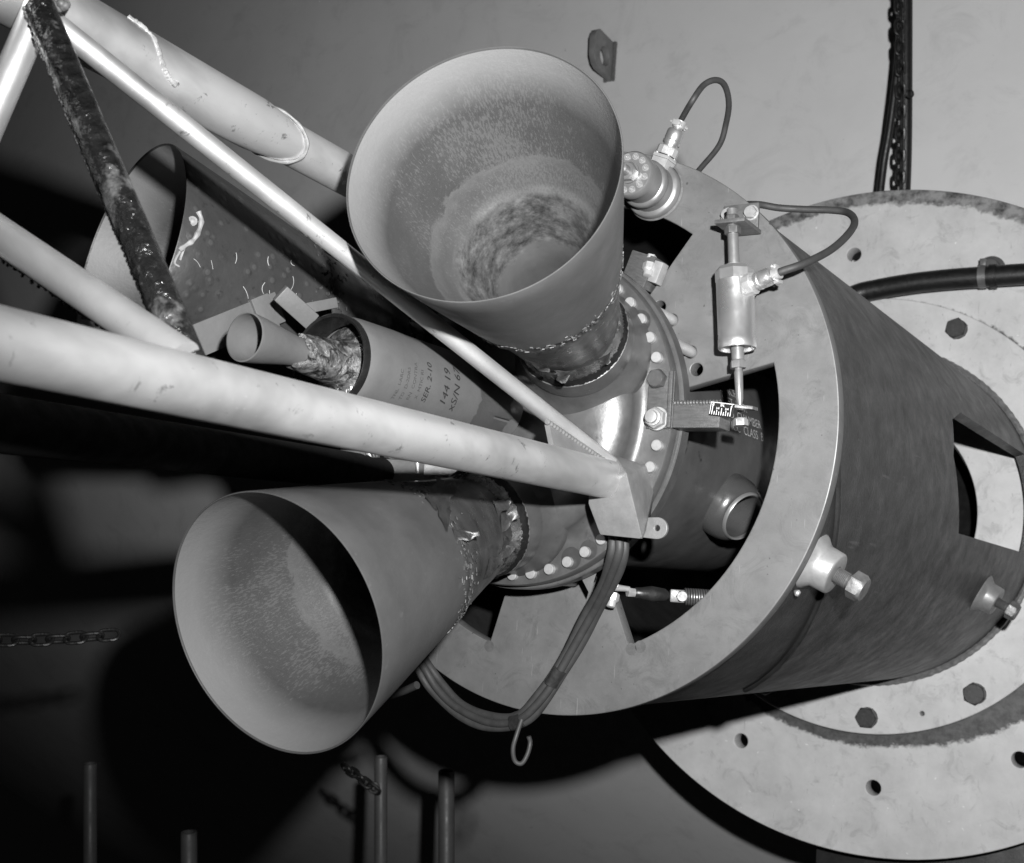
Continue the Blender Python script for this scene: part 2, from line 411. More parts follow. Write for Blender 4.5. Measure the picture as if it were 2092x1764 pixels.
# tube with a window
def tr(t): return .985+.055*t/3.85
def edge_t(az):
    pts = [(-102.5, 1.868), (-93.2, 1.735), (-84.4, 1.64), (-74.5, 1.742), (-70.4, 2.0)]
    for (a, x), (b, y) in zip(pts, pts[1:]):
        if a <= az <= b: return x+(y-x)*(az-a)/(b-a)
    return 2.0
bm = new(); g = []
azs = [-70.4+327.9*i/164 for i in range(165)]+[257.5+32.1*i/16 for i in range(1, 16)]
for az in azs:
    e = edge_t(az-360 if az > 250 else az); a = R(90+az)
    g.append([bm.verts.new((tr(t)*math.cos(a), tr(t)*math.sin(a), -t)) for t in (.055, .3, .7, 1.2, e, 2.6, 3.66, 3.845)])
for i in range(len(g)):
    j = (i+1) % len(g)
    for k in range(7):
        if i >= 164 and k in (4, 5): continue
        bm.faces.new((g[i][k], g[j][k], g[j][k+1], g[i][k+1]))
bmesh.ops.recalc_face_normals(bm, faces=bm.faces)
if sum((f.normal.dot(Vector((f.calc_center_median().x, f.calc_center_median().y, 0)))) for f in bm.faces) < 0: bmesh.ops.reverse_faces(bm, faces=bm.faces)
bmesh.ops.solidify(bm, geom=bm.faces[:], thickness=.05)
obj('tube', bm, M['tube'], stand, frame(0), 50)
# slanting seam bead on the tube
bm = new(); P = []
for i in range(41):
    az = -93-(64)*i/40; t = max(.06, .02+.012*(-93-az)+.00006*(az+93)**2*.6); P.append(pol(t, tr(t)+.002, az))
tube(bm, P, [.010+.003*rnd.random() for _ in P], 8)
wobj('weld_seam', bm, M['tube'], stand)
# front ring: annulus with three inward tabs
TC = [-55.8, 64.2, 184.2]; inner = []
for i, c in enumerate(TC):
    n = TC[(i+1) % 3]+(360 if i == 2 else 0)
    for k in range(13): inner.append((c-19.8+39.6*k/12, .497))
    for k in range(33): inner.append((c+19.8+(n-39.6-c)*k/32, .807))
inner = [(r*math.cos(R(90+a)), r*math.sin(R(90+a))) for a, r in inner]
hl = []
for c in TC:
    for d in (-14.4, 13.6, -7.6, 6.6): hl.append(circ(.0215, 24, .55*math.cos(R(90+c+d)), .55*math.sin(R(90+c+d))))
obj('front_ring', plate2d(circ(1.0, 256), [inner]+hl, .055, .004), M['ring'], stand, frame(0))
# notch stains at the cut corners
for az, r in [(-155.6, .822), (-153.2, .826), (164.6, .822)]:
    bm = new(); p = Vector((r*math.cos(R(90+az)), r*math.sin(R(90+az)), .0015)); lathe(bm, [(0, .0), (0, .02)], 16, T(p))
    obj('corner_stain', bm, M['stain'], stand, frame(0))
# jacking bosses with bolts on the tube
bossproto = {}
def boss(t, az, sc):
    base = pol(t, tr(t)-.02, az); n = (pol(t, 1, az)-pol(t, 0, az)).normalized(); Mx = zframe(base, n, A) @ Matrix.Scale(sc, 4)
    if 'b' not in bossproto:
        bm = new(); lathe(bm, [(-.01, .125), (.018, .119), (.028, .113), (.036, .104), (.044, .097), (.054, .090), (.06, .0885), (.115, .086), (.120, .082), (.122, .078), (.122, .034), (.08, .03), (.08, 0)], 72)
        for v in bm.verts:
            if .015 < v.co.z < .057:
                a = math.atan2(v.co.y, v.co.x); k = 1+.014*math.sin(a*34+v.co.z*120)+.02*noise.noise(v.co*30); v.co.x *= k; v.co.y *= k
        ob = obj('boss', bm, M['weld2'], stand, Mx)
        bm = new(); prof = [(.06, .030)]
        for k in range(9): prof += [(.118+k*.0065, .032), (.1212+k*.0065, .027)]
        prof += [(.178, .030), (.186, .038), (.190, .038), (.190, .0)]
        lathe(bm, prof, 32); hexhead(bm, .056, .055, .1902)
        jb = obj('jack_bolt', bm, M['hexmid'], ob, Mx, 30); bossproto['b'] = (ob, jb)
    else:
        ob, jb = bossproto['b']; o2 = dupl(ob, stand, Mx)
        dupl(jb, o2, Mx)
M['weld2'] = simple('boss_steel', .26, .42, .35, sc=12, amp=.25, bs=.15, bsc=50)
M['hexmid'] = simple('zinc_bolt', .16, .42, .5, sc=30, amp=.35, bs=.2)
boss(.155, -115.4, .82); boss(2.86, -117.2, .86); boss(.155, 5, .82); boss(.155, 125, .82)
bm = new(); lathe(bm, [(.0, .0), (.02, .012), (.028, .009), (.03, 0)], 16)
p = pol(.10, tr(.10), -121.4); obj('grease_nipple', bm, M['bolt'], stand, zframe(p, p-pol(.10, 0, -121.4)))

# ================================================================ the rocket motor
motor = thing('rocket_motor', 'grey solid rocket motor with three flared nozzles fanned round a central igniter', 'rocket motor', F(-.25, 0, 0))
bm = new(); lathe(bm, [(.17, .47), (.02, .48), (-2.6, .48), (-2.9, .40), (-3.05, .2), (-3.1, 0)], 96)
obj('motor_case', bm, M['case'], motor, frame(0))
bm = new(); lathe(bm, [(.168, .46), (.168, .574), (.172, .580), (.222, .580), (.226, .576), (.226, .46)], 160)
obj('rear_flange', bm, M['flange'], motor, frame(0))
bm = new()
lathe(bm, [(.230, .47), (.230, .566), (.234, .570), (.272, .570), (.277, .566), (.278, .478), (.283, .466), (.297, .452), (.316, .449)]+[(.316+.085*(1-(q/.449)**5)**.62, q) for q in [.449*math.sin(PI/2*(1-k/30)) for k in range(1, 31)]], 160)
obj('dome', bm, M['dome'], motor, frame(0))
# closure studs: faces of bright nuts round the flange
bm = new(); lathe(bm, [(0, .0175), (.015, .0175), (.0175, .0155), (.0175, 0)], 24)
fb = None
for k in range(48):
    az = -41.2-7.5*k
    if -80.5 < ((az+180) % 360-180) < -75.5 or -95 < ((az+180) % 360-180) < -84: continue
    if -122 < ((az+180) % 360-180) < -109: continue
    Mx = fm(pol(-.2775, .535, az), U, V, B)
    if fb is None: fb = obj('closure_bolt', bm, M['bolt'], motor, Mx, 30)
    else: dupl(fb, motor, Mx)
# dark spot-faces round some studs
for az, r, s_ in [(-56.2, .522, .040), (-152.3, .527, .036), (-145.0, .533, .031)]:
    bm = new(); lathe(bm, [(.0012, 0), (.0012, s_)], 32, T((r*math.cos(R(90+az)), r*math.sin(R(90+az)), .278)))
    obj('spot_face', bm, M['mark'], motor, frame(0))
# rods from the flange into the ring tabs
bm = new(); lathe(bm, [(-.06, 0), (-.06, .019), (.17, .019), (.17, 0)], 24)
tp = None
for c in TC:
    for d in (6.8, -7.4):
        Mx = fm(pol(0, .55, c+d), U, V, B)
        if tp is None: tp = obj('thrust_rod', bm, M['stud'], motor, Mx)
        else: dupl(tp, motor, Mx)
# nozzles
te, rho, re_, cant = -1.4125, .692, .334, .327
NAZ = [-55.2, 64.8, -175.4]
def nozzle_frame(i):
    az = NAZ[i]; rad = (pol(0, 1, az)-pol(0, 0, az)).normalized(); n = A*math.cos(cant)-rad*math.sin(cant)
    return zframe(pol(te, rho, az), -n, rad)
OUTER = [(0, .334), (.1, .3175), (.2, .3), (.3, .2815), (.4, .2625), (.5, .243), (.6, .2235), (.7, .204), (.74, .198)]
def orad(s):
    for (a, x), (b, y) in zip(OUTER, OUTER[1:]):
        if a <= s <= b: return x+(y-x)*(s-a)/(b-a)
    return .198
def ragged(rows, seg, fr, jag, rr):
    """ring sheet with torn edges; rows of (s, r); first/last rows jitter in s by jag; gaps fr"""
    bm = new(); g = []
    o_ = rr.uniform(0, 50); step = []
    for i in range(seg):
        a = 2*PI*i/seg; q = Vector((math.cos(a)*3+o_, math.sin(a)*3, 0)); step.append(1.3*noise.noise(q)+.6*noise.noise(q*3.7)+(.5 if noise.noise(q*2.1+Vector((0, 0, 9))) > .28 else 0))
    for k, (s, r) in enumerate(rows):
        row = []
        for i in range(seg):
            a = 2*PI*i/seg; e = jag*step[i] if k == len(rows)-1 else (jag*.4*step[(i*7) % seg] if k == 0 else 0)
            q = r*(1+rr.uniform(-.012, .012)); row.append(bm.verts.new((q*math.cos(a), q*math.sin(a), -(s+e))))
        g.append(row)
    for k in range(len(rows)-1):
        for i in range(seg):
            if rr.random() < fr and k == len(rows)-2: continue
            j = (i+1) % seg; bm.faces.new((g[k][i], g[k][j], g[k+1][j], g[k+1][i]))
    bmesh.ops.solidify(bm, geom=bm.faces[:], thickness=.003)
    return bm
for i in range(3):
    Mx = nozzle_frame(i); rr = random.Random(40+i)
    cr = .51 if i == 0 else .53
    prof = [(-.012, .3290), (-.003, .3300), (-.0005, .3312), (-.0005, .3330), (-.003, .3342)]
    prof += [(-s, r) for s, r in OUTER if 0.01 < s < cr]+[(-cr, orad(cr)), (-cr-.006, orad(cr)-.006)]
    bm = new(); lathe(bm, prof, 192)
    nz = obj('nozzle', bm, M['nozzle'] if i != 1 else M['blistered'], motor, Mx, 50, label=['upper flared nozzle facing the viewer', 'rear flared nozzle with light scratches and a white drip', 'lower flared nozzle with a torn neck wrap'][i])
    bm = new()
    lathe(bm, [(-.006, .3296), (-.012, .3285), (-.03, .3255), (-.1, .3105), (-.2, .287), (-.3, .2585), (-.36, .241), (-.395, .226), (-.43, .211), (-.448, .2045), (-.454, .1985), (-.475, .188), (-.52, .168), (-.56, .152), (-.60, .140), (-.625, .134), (-.64, .125), (-.72, .115), (-.82, .108), (-.92, .10), (-.92, 0)], 192)
    for v in bm.verts:
        if -.62 < v.co.z < -.45:
            k = 1+.022*noise.noise(Vector((v.co.x*14, v.co.y*14, v.co.z*26)))+.010*noise.noise(Vector((v.co.x*42, v.co.y*42, v.co.z*60))); v.co.x *= k; v.co.y *= k
    obj('liner', bm, M['liner'], nz, Mx, 60)
    # neck: smooth sleeve behind the skirt, narrowing to the joint
    ow = orad(cr)
    bm = new(); lathe(bm, [(-cr+.03, ow-.02), (-cr-.004, ow-.007), (-.60, .2185), (-.70, .199), (-.78, .185), (-.83, .176), (-.86, .165), (-.905, .158), (-.93, .158), (-.94, .150), (-.99, .150)], 128)
    for v in bm.verts:
        if v.co.z < -cr-.02:
            k = 1+.02*noise.noise(Vector((v.co.x*9, v.co.y*9, v.co.z*9))); v.co.x *= k; v.co.y *= k
    obj('neck', bm, M['necksheet'] if 'necksheet' in M else M.setdefault('necksheet', simple('neck_sheet', .05, .30, .35, sc=9, amp=.5, bs=.35, bsc=16, stretch=(1, 1, 3))), nz, Mx, 60)
    bm = ragged([(.890, .160), (.91, .165), (.93, .168), (.95, .169), (.967, .168)], 200, .03, .012, rr)
    obj('torn_wrap', bm, M['foil'], nz, Mx, 30)
    bm = ragged([(.925, .162), (.95, .1735), (.968, .176), (.985, .176)], 160, .25, .010, rr)
    obj('charred_wrap', bm, M['char'], nz, Mx, 30)
    bm = new(); lathe(bm, [(-.965, .150), (-.972, .178), (-1.0, .181), (-1.045, .183), (-1.05, .179), (-1.056, .181), (-1.08, .190), (-1.10, .202), (-1.12, .218), (-1.13, .222), (-1.25, .222)], 128)
    obj('collar', bm, M['dome'], nz, Mx)
    # flaking paint along the end of the skirt
    bm = new()
    for k in range(560 if i else 330):
        a = rr.uniform(0, 2*PI); s = cr-rr.gauss(0, .030 if i else .016); q = orad(min(s, .73))+.0015
        Mf = RZ(a) @ T((q, 0, -s)) @ Matrix.Rotation(R(12)+rr.gauss(0, .30), 4, 'Y') @ Matrix.Rotation(rr.gauss(0, .5), 4, 'X')
        lx, lz = rr.uniform(.001, .0065), rr.uniform(.001, .0032)
        box(bm, (-.0008, -lx, -lz), (.0014, lx, lz), Mf)
    fk = obj('flaking_paint', bm, [M['flake']], nz, Mx, 0); fk['kind'] = 'stuff'
    # curled strips of torn sheet
    def locate(x, y):
        d_ = ray(x, y); z = 2.6; Mi = Mx.inverted()
        while z < 4.2:
            q = Mi @ (d_*z); s = -q.z; rd = math.hypot(q.x, q.y)
            if 0 < s < 1.05 and rd < (orad(s) if s < .74 else .198-(s-.74)*.16): return math.degrees(math.atan2(q.y, q.x)), s
            z += .004
        return None
    for (x, y, ln, wd, curl, tw) in {0: [(1100, 742, .04, .05, .5, .3), (1150, 756, .035, .05, .9, -.2), (1232, 726, .04, .05, .6, 0)],
              2: [(905, 1078, .17, .075, .75, .9), (880, 1036, .14, .05, .6, .5), (898, 1030, .11, .05, 1.0, .3), (925, 1095, .06, .04, 1.3, -.4), (1010, 1040, .06, .05, 1.0, 0), (1022, 1075, .06, .05, 1.2, .3), (1025, 1110, .05, .05, 1.0, -.3), (1015, 1140, .06, .04, 1.0, .3), (990, 1170, .07, .06, .8, .4)],
              1: []}[i]:
        w_ = locate(x, y)
        if not w_: continue
        dg, s = w_; bm = new(); rows = []; a = R(dg); q = (orad(s) if s < .74 else .198-(s-.74)*.16)+.004
        for k in range(8):
            f = k/7; lift = .040*curl*f*f; hw = wd/2*(1-.60*f+.18*math.sin(f*9+dg))
            rows.append([bm.verts.new(RZ(a+(y_+tw*ln*f)/q) @ Vector((q-.20*ln*f+lift+.006*math.sin(5*f+y_*60), 0, -(s+ln*f)))) for y_ in (-hw, -hw*.3, hw*.35, hw)])
        for p_, q_ in zip(rows, rows[1:]):
            for k in range(3): bm.faces.new((p_[k], p_[k+1], q_[k+1], q_[k]))
        bmesh.ops.solidify(bm, geom=bm.faces[:], thickness=.002)
        obj('peeled_strip', bm, M['peel'] if 'peel' in M else M.setdefault('peel', simple('peeled_sheet', .085, .36, .4, sc=18, amp=.6, bs=.4)), nz, Mx, 60)
    if i == 1:                                                      # white drip and light fibres on the rear nozzle
        def onoz(x, y, lift=.002):
            d = ray(x, y); z = 2.6; c0 = Mx.translation; n = Mx.to_3x3().col[2]
            while z < 4.2:
                q = d*z-c0; s = -q.dot(n); rad_ = (q-n*q.dot(n)).length
                if 0 < s < .73 and rad_ < orad(s)+lift: return d*z
                z += .0012
            return None
        bm = new(); P = [onoz(x, y) for x, y in [(405, 433), (411, 448), (409, 465), (401, 483), (392, 494), (378, 503), (366, 512)]]
        P = catmull([p for p in P if p], 5); tube(bm, P, [.0085*(1-.35*abs(math.sin(k*.45))) for k in range(len(P))], 8)
        for ends in ([(372, 508), (362, 524), (357, 538), (366, 545)], [(378, 505), (372, 520), (368, 532)]):
            Q = [onoz(x, y) for x, y in ends]
            if all(Q): tube(bm, catmull(Q, 4), .003, 6)
        Q = onoz(393, 452)
        if Q: lathe(bm, [(0, .0), (.004, .008), (.002, .013), (-.004, .014)], 12, zframe(Q, -ray(393, 452)))
        dr = wobj('white_drip', bm, M['drip'], nz)
        bm = new()
        for k in range(13):
            x, y = rr.uniform(400, 640), rr.uniform(520, 660); a = PI/2+rr.gauss(0, .45); ln = rr.uniform(7, 16); b_ = rr.uniform(-.5, .5)
            Q = [onoz(x+ln*f*math.cos(a+b_*f), y+ln*f*math.sin(a+b_*f), .001) for f in (-1, -.6, -.2, .2, .6, 1)]
            if all(Q) and max((Q[j]-Q[j+1]).length for j in range(5)) < .03: tube(bm, catmull(Q, 3), rr.uniform(.0005, .0010), 5)
        fb_ = wobj('loose_fibres', bm, M['stencil'], nz); fb_['kind'] = 'stuff'

# stencilled lines on the case
def wrap_text(s, size, r, t0, az0, zsign=1, squeeze=1.0, shear=0):
    bm = text_bm(s, size)
    bmesh.ops.subdivide_edges(bm, edges=[e for e in bm.edges if e.calc_length() > size*.2], cuts=2)
    for v in bm.verts:
        x, y = v.co.x*squeeze, v.co.y
        a = R(90+az0)+(y)/r; v.co = Vector((r*math.cos(a), r*math.sin(a), -(t0+x)))
    return bm
for s, t0, az in [('ICC  CLASS  B', .425, -84.9), ('MOLD  CHAMBER', .31, -79.4), ('NET  WT.', .38, -74.0), ('RESISTANCE', .24, -68.4)]:
    obj('stencil_line', wrap_text(s, .048, .4835, t0, az, squeeze=1.15), M['stencil'], motor, frame(0), 0)
# round port on the side of the case
pc = pol(.55, .46, -117.5); pn = (pol(.56, 1, -117.5)-pol(.56, 0, -117.5)).normalized()
pdir = (pn+B*.30).normalized(); Mp = zframe(pc, pdir, A)
bm = new(); lathe(bm, [(-.10, .10), (-.03, .118), (.02, .126), (.06, .124), (.09, .114), (.106, .101), (.112, .093), (.112, .086), (.06, .088), (.0, .084), (-.03, .08), (-.03, 0)], 72)
port = obj('port_cup', bm, M['portm'] if 'portm' in M else M.setdefault('portm', simple('port_enamel', .085, .22, .5, sc=8, amp=.2, bs=.05)), motor, Mp)
bm = new(); lathe(bm, [(.1125, .096), (.122, .095), (.126, .091), (.122, .086), (.1125, .086)], 72); obj('port_rim', bm, M['cell'], port, Mp)
# oil streak on the case
bm = new()
for P, wd in [([(1425, 1000), (1412, 1020), (1385, 1045), (1360, 1060)], .022), ([(1330, 1095), (1375, 1085), (1420, 1050)], .012)]:
    pass
bm.free()

# ================================================================ central igniter
ign = thing('igniter', 'small grey canister motor with scorched end and stubby nozzle between the flared nozzles', 'igniter', F(-.9, 0, 0))
bm = new(); lathe(bm, [(.44, .126), (.60, .126), (.62, .130), (.95, .130), (1.02, .132), (1.16, .132), (1.215, .128), (1.222, .124)], 128)
obj('barrel', bm, M['igniter'], ign, frame(0))
bm = new(); lathe(bm, [(1.215, .130), (1.230, .129), (1.236, .125), (1.232, .119), (1.19, .116), (1.16, .112)], 96)
obj('end_ring', bm, M['ringblk'] if 'ringblk' in M else M.setdefault('ringblk', simple('black_gloss', .012, .22, .2, sc=20, amp=.5, bs=.2)), ign, frame(0))
bm = new(); lathe(bm, [(1.14, .116), (1.150, .112), (1.158, .090), (1.168, .074), (1.185, .064), (1.22, .058), (1.27, .055), (1.33, .052), (1.352, .050), (1.358, .043), (1.35, .03)], 96)
for v in bm.verts:
    if v.co.z > 1.18:
        k = 1+.10*noise.noise(Vector((v.co.x*30, v.co.y*30, v.co.z*22))); v.co.x *= k; v.co.y *= k
        if v.co.z > 1.32: v.co.z += .035*noise.noise(Vector((v.co.x*40, v.co.y*40, 3)))
obj('scorched_wrap', bm, M['insul'], ign, frame(0), 60)
bm = new()                                                          # cracked char on the end face
for k in range(60):
    a = rnd.uniform(-1.9, 1.3); q = rnd.uniform(.066, .108); P = []
    for j in range(5):
        P.append(Vector((q*math.cos(a), q*math.sin(a), 1.160+.012*(q < .08)))); a += rnd.uniform(-.09, .09); q += rnd.uniform(-.008, .010)
    tube(bm, P, rnd.uniform(.0008, .0022), 5)
ck = obj('char_flakes', bm, M['foil'], ign, frame(0), 0); ck['kind'] = 'stuff'
bm = new(); lathe(bm, [(1.325, .030), (1.325, .035), (1.35, .0365), (1.42, .046), (1.49, .0575), (1.535, .0625), (1.542, .0622), (1.543, .0585), (1.50, .0555), (1.42, .043), (1.36, .033), (1.30, .03), (1.30, 0)], 96)
obj('exit_cone', bm, M['igniter'], ign, frame(0))
for s, sz, h, az in [('TNL  I-ARC', .018, 1.085, -128), ('TD  D-2DR5', .018, 1.055, -126), ('RN  CONTRA', .018, 1.025, -124), ('X  MTIC RI', .018, 0.995, -120)]:
    bm = text_bm(s, sz)
    for v in bm.verts:
        x, y = v.co.x, v.co.y; a = R(90+az)+x/.1325; v.co = Vector((.1325*math.cos(a), .1325*math.sin(a), h+y-.01))
    obj('print_line', bm, M['fade'] if 'fade' in M else M.setdefault('fade', simple('faded_ink', .035, .7, sc=60, amp=.5)), ign, frame(0), 0)
for s, sz, h, az in [('SER. 2-10', .030, .955, -122), ('144 19', .040, .865, -120), ('xS/N 67', .040, .815, -124)]:
    bm = text_bm(s, sz)
    for v in bm.verts:
        x, y = v.co.x+v.co.y*.2, v.co.y; a = R(90+az)+x/.1325; v.co = Vector((.1325*math.cos(a), .1325*math.sin(a), h+y-.01))
    obj('hand_marking', bm, M['ink'], ign, frame(0), 0)
bm = ragged([(-.69, .1325), (-.65, .1345), (-.60, .137), (-.52, .140)], 90, .1, .03, rnd)
obj('tape_wrap', bm, M['igniter'], ign, frame(0), 40)
# clamp strap and tabs round the barrel
def tabplate(bm, a, b, wd, th):
    d = b-a; z = -(a+b).normalized(); x = d.normalized(); z = (z-x*z.dot(x)).normalized()
    return box(bm, (0, -wd/2, -th), (d.length, wd/2, 0), fm(a, x, z.cross(x), z), .004)
bm = new(); tabplate(bm, at(640, 660, 3.24), at(574, 600, 3.17), .052, .022)
tabplate(bm, at(628, 630, 3.22), at(690, 618, 3.30), .03, .02)
wobj('clamp_tab', bm, M['igniter'], ign)
bm = new(); P = [at(380, 705, 3.15), at(566, 628, 3.35)]
d = (P[1]-P[0]); Mb = fm(P[0], d.normalized(), V.cross(d).cross(d).normalized()*-1, d.cross(V).normalized())
box(bm, (0, -.045, -.02), (d.length, .045, .02), Mb, .004)
box(bm, (d.length-.09, -.05, -.05), (d.length-.03, .05, .03), Mb, .004)
wobj('support_bar', bm, M['igniter'], ign)
# hanging end fitting under the truss leg
fit = thing('igniter_connector', 'ribbed round connector with torn plates under the thick truss leg', 'connector', at(738, 940, 3.8))
bm = new(); lathe(bm, [(-.06, .018), (-.05, .030), (-.03, .030), (-.028, .026), (-.018, .026), (-.016, .034), (-.004, .034), (-.002, .029), (.008, .029), (.01, .038), (.022, .038), (.026, .033), (.03, .0)], 40)
obj('plug', bm, M['bracket'], fit, zframe(at(745, 936, 3.72), (at(715, 953, 3.60)-at(760, 928, 3.74))))
bm = new(); box(bm, (-.05, -.042, 0), (.04, .042, .010), None, .004)
obj('mounting_flange', bm, M['bracket'], fit, zframe(at(727, 946, 3.68), (at(715, 953, 3.60)-at(760, 928, 3.74))))
bm = new(); box(bm, (-.06, -.05, 0), (.12, .035, .006), None, .002)
obj('torn_plate', bm, M['nozzle'], fit, zframe(at(790, 960, 3.8), -ray(790, 965)+V*.2))
bm = new(); box(bm, (0, -.06, 0), (.20, .035, .006), None, .002)
obj('torn_plate', bm, M['nozzle'], fit, zframe(at(830, 955, 3.85), -ray(790, 965)+V*.1))
bm = new(); straight(bm, at(852, 935, 3.8), at(854, 968, 3.8), .007, seg=12)
wobj('pin', bm, M['stud'], fit)

# ================================================================ the truss
truss = thing('truss_frame', 'welded pale tubular truss running from the motor flange to the upper left', 'truss', F(-.4, .4, -.2))
def member(a, b, r0, r1, m, name, seg=48, n=8, label=None):
    Mm = zframe(a, b-a); h = (b-a).length
    bm = new(); straight(bm, Vector(), Vector((0, 0, h)), r0, r1, seg, n); return obj(name, bm, m, truss, Mm, label=label)
L0, L1 = at(1262, 984, 3.60), at(36, 711, 1.65)
Lx = L0+(L1-L0)*1.35
member(L0, Lx, .0590, .0510, M['truss'], 'leg', 48, 24)
N0, N1 = at(1060, 552, 3.95), at(100, 22, 2.52)
Nx = N0+(N1-N0)*1.45
member(N0, Nx, .0565, .0565, M['truss'], 'leg')
# fish-mouth reinforcing sleeve over the node on the rear leg
bm = new(); d = (Nx-N0).normalized(); f0 = (at(597, 290, 3.10)-N0).dot(d); L = (at(-60, -66, 2.37)-N0).dot(d)
Ms = zframe(N0, d, -ray(400, 180)); g = []
n = 48
for k in range(13):
    row = []
    for i in range(n):
        a = 2*PI*i/n; st = f0+.15*(1-math.cos(a-PI/2))*.5
        z = st+(L-st)*k/12; q = .0680+.007*k/12 if k else .0590
        row.append(bm.verts.new((q*math.cos(a), q*math.sin(a), z)))
    g.append(row)
for p_, q_ in zip(g, g[1:]):
    for i in range(n): bm.faces.new((p_[i], p_[(i+1) % n], q_[(i+1) % n], q_[i]))
slv = obj('sleeve', bm, M['truss'], truss, Ms)
bm = new(); tube(bm, [v.co.copy() for v in []] or [Vector((.063*math.cos(2*PI*i/120), .063*math.sin(2*PI*i/120), f0+.15*(1-math.cos(2*PI*i/120-PI/2))*.5-.003)) for i in range(120)],
                 [.0045*(1+.2*math.sin(i*.55)+.1*rnd.random()) for i in range(120)], 8, closed=True)
obj('weld_bead', bm, M['block'], slv, Ms)
# lumpy seam along the sleeve
def on_sleeve(x, y):
    r_ = ray(x, y); z = 2.1
    while z < 3.6:
        q = r_*z-N0; h = q.dot(d); rd = .0680+.007*(h-f0)/(L-f0)
        if (q-d*h).length < rd: return r_*z
        z += .002
    return None
bm = new(); P = [on_sleeve(x, y) for x, y in [(262, 36), (285, 46), (306, 68), (322, 98), (330, 124), (340, 150), (352, 168), (362, 172)]]
P = catmull([p for p in P if p], 10); P = [p+Vector((rnd.gauss(0, .0012), 0, rnd.gauss(0, .0012))) for p in P]
tube(bm, P, [.0058*(1+.30*math.sin(i*.5)*math.sin(i*.17)+.15*rnd.random()) for i in range(len(P))], 8)
wobj('weld_seam', bm, M['weldl'] if 'weldl' in M else M.setdefault('weldl', simple('light_weld', .3, .35, .2, sc=30, amp=.5, bs=.5, bsc=60)), truss)
NA = at(98, 20, 2.98)
def strut(a, b, r0, m, name='strut', r1=None, n=1, label=None):
    return member(a, b, r0, r1 or r0, m, name, 32, n, label)
NLEG = at(372, 712, 2.10)
strut(at(1255, 955, 3.56), at(108, 45, 2.46), .0250, M['truss'])
strut(at(82, 18, 2.36), at(398, 768, 2.02), .0305, M['tar'], label='blistered dark cross strut')
strut(at(84, 8, 2.40), at(-190, 640, 2.25), .031, M['truss'])
strut(at(375, 735, 2.0), at(-190, 352, 2.30), .0345, M['truss'])
# lower far leg of the truss, mostly hidden; its shadow is painted on as black
strut(at(822, 975, 4.0), at(-120, 850, 2.05), .0560, M['painted_shade'], 'leg', label='lower truss leg with the shadow on it painted black')
# beads of blistered coating on the dark strut
bm = new(); a, b = at(82, 18, 2.36), at(378, 722, 2.08); d = (b-a).normalized(); vw = ray(230, 370).normalized()
sx = d.cross(vw).normalized(); sy = sx.cross(d)
if sx.x > 0: sx = -sx
if sy.dot(vw) > 0: sy = -sy
for k in range(900):
    f = min(1, max(0, rnd.gauss(.5, .23))); side = rnd.choice([1, 1, .15, -.35]); an = (PI/2-.06 if side == 1 else math.asin(max(-1, min(1, side))))+rnd.gauss(0, .22)
    p = a.lerp(b, f)+(sx*math.sin(an)+sy*math.cos(an))*.0305
    bmesh.ops.create_icosphere(bm, subdivisions=1, radius=rnd.uniform(.0015, .0055), matrix=T(p))
bl = wobj('blisters', bm, M['tarb'] if 'tarb' in M else M.setdefault('tarb', simple('blister_gloss', .11, .18, 0, sc=40, amp=.7, bs=.2)), truss, 60); bl['kind'] = 'stuff'
bm = new()
for k in range(520):
    f = rnd.uniform(.0, .75); p = at(360, 720, 2.1).lerp(at(-190, 352, 2.30), f)
    d2 = (at(-190, 352, 2.3)-at(330, 700, 2.1)).normalized(); s2 = d2.cross(vw).normalized(); s2 = s2 if s2.z < 0 else -s2
    bmesh.ops.create_icosphere(bm, subdivisions=1, radius=rnd.uniform(.0015, .0045), matrix=T(at(330, 700, 2.1).lerp(at(-190, 352, 2.3), f)+s2*.034+Vector((rnd.gauss(0, .003), rnd.gauss(0, .01), rnd.gauss(0, .003)))))
bl = wobj('crusted_coating', bm, M['crust'], truss, 60); bl['kind'] = 'stuff'
# node weld at the upper left
bm = new()
for k in range(150):
    f = rnd.random(); bmesh.ops.create_icosphere(bm, subdivisions=2, radius=rnd.uniform(.005, .011), matrix=T(at(66+66*f+rnd.gauss(0, 3), 26-20*math.sin(f*2.6)+rnd.gauss(0, 4), 2.40+rnd.gauss(0, .008))))
nw = wobj('node_weld', bm, M['crust'], truss, 60); nw['kind'] = 'stuff'
# foot block
ax = [(1202, 1029, -.46), (1226, 1093, -.43), (1313, 1102, -.42), (1280, 966, -.49), (1329, 1061, -.20), (1345, 966, -.20), (1318, 950, -.30), (1256, 930, -.40), (1206, 985, -.47)]
pts = [onp(*p) for p in ax]; bm = new()
hull(bm, pts+[onp(x, y, -.282) for x, y, t in ax[:2]]+[onp(1300, 950, -.282), onp(1310, 1090, -.282)], .005)
blk = wobj('foot_block', bm, M['block'], truss, 30)
ec = onp(1335, 1079, -.33)
obj('ear', plate2d([(-.04, -.03), (.01, -.033)]+[(.012+.033*math.cos(R(a)), .033*math.sin(R(a))) for a in range(-80, 81, 16)]+[(.01, .033), (-.04, .03)], [circ(.009, 16, .012, 0)], .014, .002), M['block'], blk, fm(ec, U, V, B))
